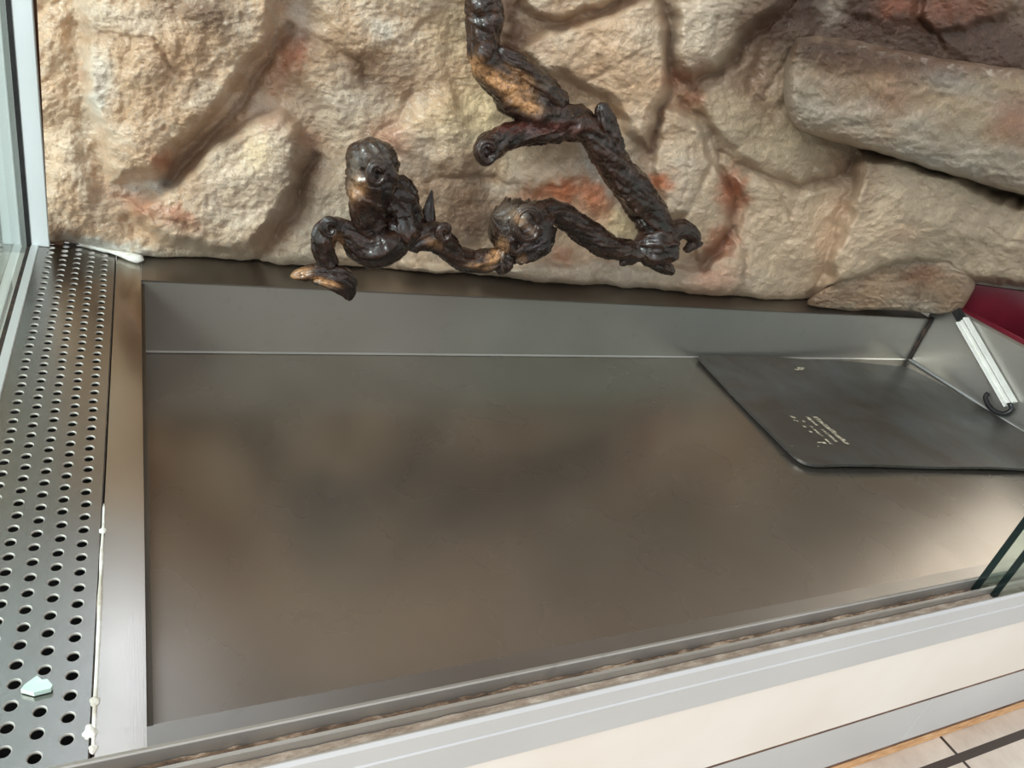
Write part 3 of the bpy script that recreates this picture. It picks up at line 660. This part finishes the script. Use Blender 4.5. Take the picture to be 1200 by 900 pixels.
# slabs: closed rounded bodies
def slab(name, topc, botc_, u0, u1, yfun, depth, endr, seed, blobs, endpow=.5, pw=.30, tone=.55, label=None):
    n = 260; m_ = 150; topc = np.array(topc, float); bc = np.array(botc_, float)
    s = np.linspace(0, 1, n); s = s**1.3; u = u0 + (u1 - u0) * s
    tp = np.interp(u, topc[:, 0], topc[:, 1]); bt = np.interp(u, bc[:, 0], bc[:, 1])
    k = np.clip((u - u0) / endr, 0, 1); cap = (1 - (1 - k)**3)**.38
    k2 = np.clip((u1 - u) / endr, 0, 1); cap = cap * (1 - (1 - k2)**2.6)**endpow
    th = np.linspace(0, 2 * math.pi, m_, endpoint=False)
    cs = np.sign(np.cos(th)) * np.abs(np.cos(th))**.75; sn = np.sign(np.sin(th)) * np.abs(np.sin(th))**pw
    mid = (tp + bt) / 2; half = (bt - tp) / 2 * cap
    VV = mid[:, None] - cs[None] * half[:, None]; U = np.tile(u[:, None], (1, m_))
    fr = sn[None] * depth * cap[:, None]
    wr = .5 + .5 * fbm(U / 60, VV / 60, seed, 2)
    ht = .022 * fbm(U / 60, VV / 36, seed + 1, 3) + .016 * ridged(U / 30, VV / 12, seed + 2, 3) * wr + .005 * fbm(U / 7, VV / 6, seed + 3, 3) + .004 * ridged(U / 10, VV / 9, seed + 5, 2)
    ht = ht * np.clip(sn[None] * 2 + .3, 0, 1) * cap[:, None]
    Y = yfun(U) - fr - ht
    VV = VV + 2.0 * perlin(U / 20, th[None] * 2, seed)
    P = on(U, VV, 1, Y)
    base = BEIGE * .45 + GREY * .4 + TAN * .15
    colr = np.tile(base, (n, m_, 1)); nn = fbm(U / 50, VV / 30, seed + 9, 4)[..., None]
    colr = colr + (GREY - colr) * np.clip(nn * 2, 0, .6) + (TAN - colr) * np.clip(-nn * 1.5, 0, .5)
    du = 8 * perlin(U / 14, VV / 10, 41.); dv = 6 * perlin(U / 14, VV / 10, 51.)
    for (bu, bv, a, b_, an, cl, s_) in blobs:
        t = math.radians(an); x = (U + du - bu); y = (VV + dv - bv); xr = x * math.cos(t) + y * math.sin(t); yr = -x * math.sin(t) + y * math.cos(t)
        g = (s_ * np.exp(-((xr / a)**2 + (yr / b_)**2)**1.3 * .8))[..., None]; colr = colr + (cl - colr) * g
    idx = np.arange(n * m_).reshape(n, m_); nx = np.roll(idx, -1, 1)
    Fc = list(np.stack([idx[:-1], nx[:-1], nx[1:], idx[1:]], -1).reshape(-1, 4))
    Fc.append(idx[0]); Fc.append(idx[-1][::-1])
    o = mesh_np(name, P.reshape(-1, 3), Fc, M['rock'], rk, True, np.clip(colr.reshape(-1, 3) * tone, .01, .95))
    if label: o['label'] = label
    return o
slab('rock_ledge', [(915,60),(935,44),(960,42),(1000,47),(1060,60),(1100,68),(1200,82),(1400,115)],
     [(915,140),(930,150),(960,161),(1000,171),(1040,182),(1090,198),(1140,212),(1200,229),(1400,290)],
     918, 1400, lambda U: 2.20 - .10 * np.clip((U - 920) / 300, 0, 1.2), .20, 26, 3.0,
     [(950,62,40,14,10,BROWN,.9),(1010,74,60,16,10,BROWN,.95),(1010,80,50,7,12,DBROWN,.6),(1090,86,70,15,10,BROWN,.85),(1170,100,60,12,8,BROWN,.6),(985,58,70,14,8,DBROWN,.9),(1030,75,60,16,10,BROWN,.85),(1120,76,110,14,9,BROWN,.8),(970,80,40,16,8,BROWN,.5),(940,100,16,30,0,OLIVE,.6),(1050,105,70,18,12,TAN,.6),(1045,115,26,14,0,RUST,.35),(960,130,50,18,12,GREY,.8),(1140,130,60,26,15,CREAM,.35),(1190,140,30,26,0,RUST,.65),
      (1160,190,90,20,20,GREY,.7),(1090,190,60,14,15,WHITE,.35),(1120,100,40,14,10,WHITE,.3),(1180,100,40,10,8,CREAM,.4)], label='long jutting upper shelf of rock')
slab('rock_foot', [(946,350),(970,336),(1000,318),(1060,298),(1110,306),(1144,322)],
     [(925,352),(945,359),(1000,364),(1050,362),(1075,366),(1100,368),(1128,364),(1144,342)],
     946, 1143, lambda U: 2.28 - .16 * np.clip((U - 920) / 200, 0, 1), .07, 22, 8.0,
     [(1075,325,26,16,0,BROWN,.95),(1085,322,20,12,0,RUST,.5),(1074,345,5,22,15,DBROWN,.6),(990,350,50,10,0,TAN,.6),(1030,335,120,20,0,TAN,.5),(1110,350,30,14,0,BROWN,.4),(1120,340,30,20,0,TAN,.5),(960,350,40,10,0,BROWN,.45)], label='small brownish rock foot under the lower shelf')
# white plaster smear between rock and plate
for i, (pts, r_) in enumerate((([(92,284),(110,288),(130,294),(150,300),(168,305)], .016),)):
    PP = [tuple(on(u, v, 2, -.99)) for u, v in pts]
    bead('plaster_smear', PP, r_, M['sealant'], None, None, .6, rk)

# ================================================================ vine
vn = empty('gnarled_vine', (1.2, 2.15, -.6), 'dark glossy gnarled vine branch with knots winding down the rock wall', 'branch')
VD = np.array(srgb(24, 16, 13)[:3]); VM = np.array(srgb(72, 44, 31)[:3]); VT = np.array(srgb(204, 150, 102)[:3]); VG = np.array(srgb(150, 136, 120)[:3]); VR = np.array(srgb(98, 48, 38)[:3])
VBLOB = [(556,78,12,12,40,VT,.9),(580,92,18,10,30,VT,1),(606,108,20,14,35,VT,1),(620,124,16,9,20,VT,.95),(612,88,5,22,-60,VT,.4),(640,100,6,6,0,VG,.2),(580,10,4,30,5,VM,.8),(552,10,4,30,0,VM,.8),
         (640,150,50,8,0,VR,.7),(600,152,20,5,0,VR,.5),(418,222,10,16,10,VT,.75),(425,238,16,8,-20,VM,.9),(440,180,26,14,0,VG,.25),(415,205,6,20,0,VG,.4),
         (397,284,6,10,0,VT,.7),(480,275,22,5,-5,VM,.9),(520,274,10,12,0,VM,.8),(506,284,12,5,20,VT,.4),(352,321,14,6,-18,VT,.95),(385,332,14,4,15,VT,1),(372,327,7,3,0,VT,.9),
         (578,302,12,7,-50,VT,.95),(588,288,7,9,0,VT,.6),(612,260,16,6,45,VT,.65),(612,303,6,5,0,VT,.6),(600,250,22,14,0,VG,.35),(625,280,14,18,0,VM,.5),(548,302,20,8,0,VM,.7),(560,312,14,4,10,VT,.5),
         (783,308,10,10,0,VM,.7),(760,222,14,60,-30,VM,.15),(720,290,24,5,15,VM,.5),(650,300,8,5,0,VM,.5),(795,280,20,5,-10,VM,.5)]
def limb(name, pts, seed, grain=1.0, amp=.2, label=None, hole=False):
    # pts: (u, v, r px, offset from rock surface, units)
    Q = []
    for (u, v, r, off) in pts: Q.append((u, v, r, off))
    Q = catmull(np.array(Q, float), 1.1)
    ctr = []; rad = []
    for (u, v, r, y) in Q:
        p = on(u, v, 1, y); ctr.append(p); rad.append(max(r, .5) * float(p @ RM[2]) / F)
    ctr = np.array(ctr); rad = np.array(rad); n = len(Q); K = 64
    T = np.gradient(ctr, axis=0); T /= np.linalg.norm(T, axis=1)[:, None]
    a = np.cross(T[0], [0, 1, 0.1]); a /= np.linalg.norm(a); V = np.zeros((n, K, 3)); s = np.concatenate([[0], np.cumsum(np.linalg.norm(np.diff(Q[:, :2], axis=0), axis=1))])
    th = np.arange(K) * 2 * math.pi / K
    A = np.zeros((n, 3)); 
    for i in range(n):
        a = a - T[i] * (a @ T[i]); a /= np.linalg.norm(a); A[i] = a
    Bv = np.cross(T, A)
    rp = Q[:, 2]
    tw = s[:, None] / 40.0 * grain
    ct, sn = np.cos(th[None] + tw), np.sin(th[None] + tw)
    g1_ = ridged(ct * 1.6, sn * 1.6, s[:, None] / 70 + seed, 3)                # lengthwise fibres
    g2_ = fbm(ct * .9, sn * .9, s[:, None] / 16 + seed * 2, 3)                  # swellings
    g3_ = ridged(ct * 3.4, sn * 3.4, s[:, None] / 34 + seed * 3, 2)
    d = 1 + amp * (.75 * g1_ - .2) + amp * 1.1 * g2_ + amp * .38 * g3_
    capd = np.minimum(s, s[-1] - s); cp_ = np.sqrt(np.clip(capd / (np.where(s < s[-1] / 2, rp[0], rp[-1]) * .8 + 1), 0, 1)); cp_ = .12 + .88 * cp_
    R_ = rad[:, None] * d * cp_[:, None]
    V = ctr[:, None] + A[:, None] * (np.cos(th)[None, :, None]) * R_[..., None] + Bv[:, None] * (np.sin(th)[None, :, None]) * R_[..., None]
    # project for paint
    cam = V @ RM.T; U = cam[..., 0] / cam[..., 2] * F + 600; VV = cam[..., 1] / cam[..., 2] * F + 450
    rdg = np.clip(g1_ * .5 + g3_ * .4 + .15, 0, 1)[..., None]
    col = VD + (VM - VD) * rdg * .7
    for (bu, bv, aa, bb, an, cl, s_) in VBLOB:
        t = math.radians(an); x = (U - bu); y = (VV - bv); xr = x * math.cos(t) + y * math.sin(t); yr = -x * math.sin(t) + y * math.cos(t)
        g = (s_ * np.exp(-((xr / aa)**2 + (yr / bb)**2)**1.5))[..., None] * np.clip(.55 + rdg, 0, 1); col = col + (cl - col) * g
    col = col * np.clip(.4 + .95 * rdg, .25, 1.15)
    idx = np.arange(n * K).reshape(n, K); nx = np.roll(idx, -1, 1)
    Fc = list(np.stack([idx[:-1], nx[:-1], nx[1:], idx[1:]], -1).reshape(-1, 4)); Fc.append(idx[0][::-1]); Fc.append(idx[-1])
    o = mesh_np(name, V.reshape(-1, 3), Fc, M['vine'], vn, True, np.clip(col.reshape(-1, 3), .002, .9))
    if label: o['label'] = label
    return o
def ring(u, v, r, rr, y, tilt, seed):        # dark knot hole: a rolled lip
    pts = [(u + r * math.cos(t), v + r * 1.25 * math.sin(t), rr, y) for t in np.linspace(0, 2 * math.pi, 14)]
    return limb('knot_ring', pts, seed, .5, .5)
Yt = 2.17
limb('trunk', [(560,-90,20,Yt),(563,-30,20,Yt),(566,0,20,Yt),(568,25,20,Yt),(566,46,17,Yt),(566,60,17,Yt),(574,78,18,Yt),(592,98,21,Yt),(614,118,22,Yt),(642,136,22,Yt),(668,144,20,Yt),(690,152,16,Yt-.01),(706,172,17,Yt-.02),(726,200,18,Yt-.03),(746,228,19,Yt-.04),(764,256,19,Yt-.05),(774,282,20,Yt-.06),(778,298,14,Yt-.06)], 1.3, .8, .24)
limb('branch', [(583,55,6,Yt-.02),(596,68,10,Yt-.02),(612,80,11,Yt-.02),(630,96,12,Yt-.02),(646,112,14,Yt-.01),(660,128,14,Yt)], 4.1, 1.2, .3)
limb('branch', [(664,150,14,Yt-.01),(636,154,14,Yt-.02),(610,156,13,Yt-.02),(592,161,14,Yt-.03),(574,172,15,Yt-.04),(563,182,12,Yt-.05),(559,187,9,Yt-.05)], 7.7, .7, .24)
ring(570, 178, 9, 4.5, Yt - .085, 0, 3.2)
limb('branch', [(704,120,6,Yt-.03),(707,131,9,Yt-.03),(711,146,12,Yt-.03),(716,166,13,Yt-.03),(722,186,12,Yt-.03)], 9.9, .4, .3)
limb('knot', [(556,52,9,Yt-.02),(566,58,15,Yt-.03),(574,66,12,Yt-.02)], 12.1, .3, .4)
Yh = Yt - .07
limb('root_hook', [(764,285,17,Yh),(780,275,13,Yh),(796,269,11,Yh),(808,272,9,Yh-.01),(814,281,7,Yh-.01),(808,290,5,Yh-.01),(802,295,3,Yh)], 14.4, .4, .25)
limb('root_tip', [(800,292,3,Yh),(812,290,3,Yh),(824,284,2.5,Yh)], 15.2, .4, .3)
limb('root_tip', [(760,298,12,Yh),(772,308,9,Yh),(784,316,5,Yh),(790,321,2,Yh)], 16.9, .5, .5)
limb('root_tip', [(745,295,9,Yh),(735,304,6,Yh),(726,311,2,Yh)], 18.9, .5, .5)
limb('knot', [(742,286,9,Yh),(760,288,19,Yh-.01),(778,290,18,Yh-.01),(792,288,8,Yh)], 17.5, .4, .4)
limb('branch', [(768,290,15,Yh),(745,294,12,Yh),(722,292,12,Yh),(703,284,14,Yh),(685,272,13,Yh),(668,258,13,Yh-.01),(650,248,12,Yh-.03),(632,248,12,Yh-.04),(618,252,13,Yh-.05)], 20.3, 1.0, .3)
Yk = 2.02
limb('knot', [(577,252,10,Yk),(586,256,20,Yk),(602,264,31,Yk),(618,274,32,Yk),(634,284,20,Yk),(643,292,9,Yk)], 22.2, 2.2, .36)
ring(604, 286, 7, 4, Yk - .10, 0, 5.2); ring(617, 262, 14, 4.5, Yk - .115, 0, 6.6)
limb('knot', [(594,288,11,Yk-.01),(590,300,11,Yk-.01),(588,312,10,Yk-.01),(588,322,6,Yk-.01)], 23.9, .6, .35)
limb('branch', [(592,300,13,Yk),(572,305,12,Yk),(550,306,12,Yk),(532,298,12,Yk-.01),(519,285,14,Yk-.02),(505,277,15,Yk-.02),(488,279,14,Yk-.02),(472,288,12,Yk-.01)], 25.1, 1.0, .26)
ring(520, 273, 6, 4, Yk - .06, 0, 7.2)
limb('spur', [(506,222,1,Yk+.02),(504,236,4,Yk+.02),(502,250,7,Yk+.01),(499,266,9,Yk)], 26.6, .4, .3)
Yl = 1.96
limb('knob', [(433,160,10,Yl-.01),(434,172,22,Yl-.02),(436,190,27,Yl-.03),(437,208,27,Yl-.03),(432,228,23,Yl-.02),(428,246,18,Yl-.01),(432,262,16,Yl),(440,280,16,Yl)], 28.8, .8, .26)
ring(441, 203, 8, 5, Yl - .12, 0, 8.4)
limb('branch', [(448,212,16,Yl+.05),(464,228,20,Yl+.04),(472,250,20,Yl+.04),(472,272,18,Yl+.02),(476,286,14,Yl+.03)], 30.2, .6, .3)
limb('branch', [(468,272,14,Yl+.03),(456,286,20,Yl),(440,292,21,Yl-.01),(424,288,18,Yl-.01),(409,274,13,Yl-.01),(394,268,13,Yl-.01),(383,274,14,Yl-.02),(379,290,13,Yl-.02),(384,306,11,Yl-.02),(390,318,10,Yl-.02)], 32.4, .8, .24)
ring(386, 266, 6, 4.5, Yl - .055, 0, 9.3)
limb('broken_end', [(340,324,2.5,Yl-.03),(352,322,6,Yl-.03),(368,320,9,Yl-.03),(386,322,12,Yl-.03),(402,328,12,Yl-.03),(410,341,7,Yl-.03),(409,353,2,Yl-.03)], 34.1, .3, .35)
limb('splinter', [(366,331,2,Yl-.05),(378,331,4,Yl-.06),(392,336,5,Yl-.06),(402,342,4,Yl-.05),(408,351,2,Yl-.04)], 35.5, .3, .4)

# ================================================================ camera
cam = bpy.data.cameras.new('camera'); co = bpy.data.objects.new('camera', cam); C.objects.link(co)
cam.sensor_fit = 'HORIZONTAL'; cam.sensor_width = 36; cam.lens = F / 1200 * 36; cam.clip_start = .01
R3 = RM.T @ np.diag([1, -1, -1])
mw = Matrix(R3.tolist()).to_4x4(); mw.translation = Vector(W((0, 0, 0))); co.matrix_world = mw
bpy.context.scene.camera = co

# ================================================================ light
wd_ = bpy.data.worlds.new('room'); bpy.context.scene.world = wd_; wd_.use_nodes = True; nt = wd_.node_tree
bg = nt.nodes['Background']
tcw = nt.nodes.new('ShaderNodeTexCoord'); sp = nt.nodes.new('ShaderNodeSeparateXYZ'); nt.links.new(tcw.outputs['Generated'], sp.inputs[0])
def mth(op, a, b=None, c_=None):
    n = nt.nodes.new('ShaderNodeMath'); n.operation = op
    for i, v in enumerate((a, b, c_)):
        if v is None: continue
        if isinstance(v, (int, float)): n.inputs[i].default_value = v
        else: nt.links.new(v, n.inputs[i])
    return n.outputs[0]
az = mth('MULTIPLY', mth('ARCTAN2', sp.outputs[0], sp.outputs[1]), 57.2958); el = mth('MULTIPLY', mth('ARCSINE', sp.outputs[2]), 57.2958)
def ss(x, a, b):
    n = nt.nodes.new('ShaderNodeMapRange'); n.interpolation_type = 'SMOOTHSTEP'; nt.links.new(x, n.inputs[0])
    n.inputs[1].default_value = a; n.inputs[2].default_value = b; n.inputs[3].default_value = 0; n.inputs[4].default_value = 1; return n.outputs[0]
def patch(a0, a1, e0, e1, s):
    x = mth('MULTIPLY', ss(az, a0 - s, a0 + s), mth('SUBTRACT', 1, ss(az, a1 - s, a1 + s)))
    y = mth('MULTIPLY', ss(el, e0 - s, e0 + s), mth('SUBTRACT', 1, ss(el, e1 - s, e1 + s)))
    return mth('MULTIPLY', x, y)
def addc(prev, col_, fac):
    n = nt.nodes.new('ShaderNodeMix'); n.data_type = 'RGBA'; n.blend_type = 'ADD'; n.clamp_factor = False
    nt.links.new(fac, n.inputs[0]); nt.links.new(prev, n.inputs[6]); n.inputs[7].default_value = col_; return n.outputs[2]
g = nt.nodes.new('ShaderNodeValToRGB'); e = g.color_ramp.elements
e[0].position = 0; e[0].color = (.36, .34, .31, 1); e[1].position = 1; e[1].color = (.20, .18, .165, 1)
q = e.new(.5); q.color = (.36, .35, .34, 1)
nt.links.new(mth('MULTIPLY_ADD', el, 1 / 180, .5), g.inputs[0])
c = g.outputs[0]
c = addc(c, (2.3, 2.45, 2.7, 1), patch(-150, -70, 4, 52, 5))       # big window on the left
c = addc(c, (.55, .56, .58, 1), mth('MULTIPLY', mth('ADD', ss(az, 100, 140), mth('SUBTRACT', 1, ss(az, -150, -120))), patch(-500, 500, -10, 55, 8)))   # bright room behind the camera
c = addc(c, (3.4, 3.2, 2.8, 1), patch(66, 92, 10, 38, .8))        # window at the right end
c = addc(c, (3.0, 3.4, 3.9, 1), patch(-40, 1, 43, 66, 2.5))         # bright patch added behind for the pale reflection on the plate
nt.links.new(c, bg.inputs[0]); bg.inputs[1].default_value = 1.0
def area(loc, tgt, size, power, color):
    l = bpy.data.lights.new('window_light', 'AREA'); l.shape = 'RECTANGLE'; l.size = size[0]; l.size_y = size[1]; l.energy = power; l.color = color
    o = bpy.data.objects.new('window_light', l); C.objects.link(o); o.location = W(loc)
    o.rotation_euler = (Vector(W(tgt)) - Vector(W(loc))).to_track_quat('-Z', 'Y').to_euler()
area((-4.2, -.9, 3.2), (1.0, 2.2, -.5), (.75, .75), 53, (1, .985, .96))
sc = bpy.context.scene
sc.view_settings.view_transform = 'Standard'; sc.view_settings.look = 'None'; sc.view_settings.exposure = 0; sc.view_settings.gamma = 1
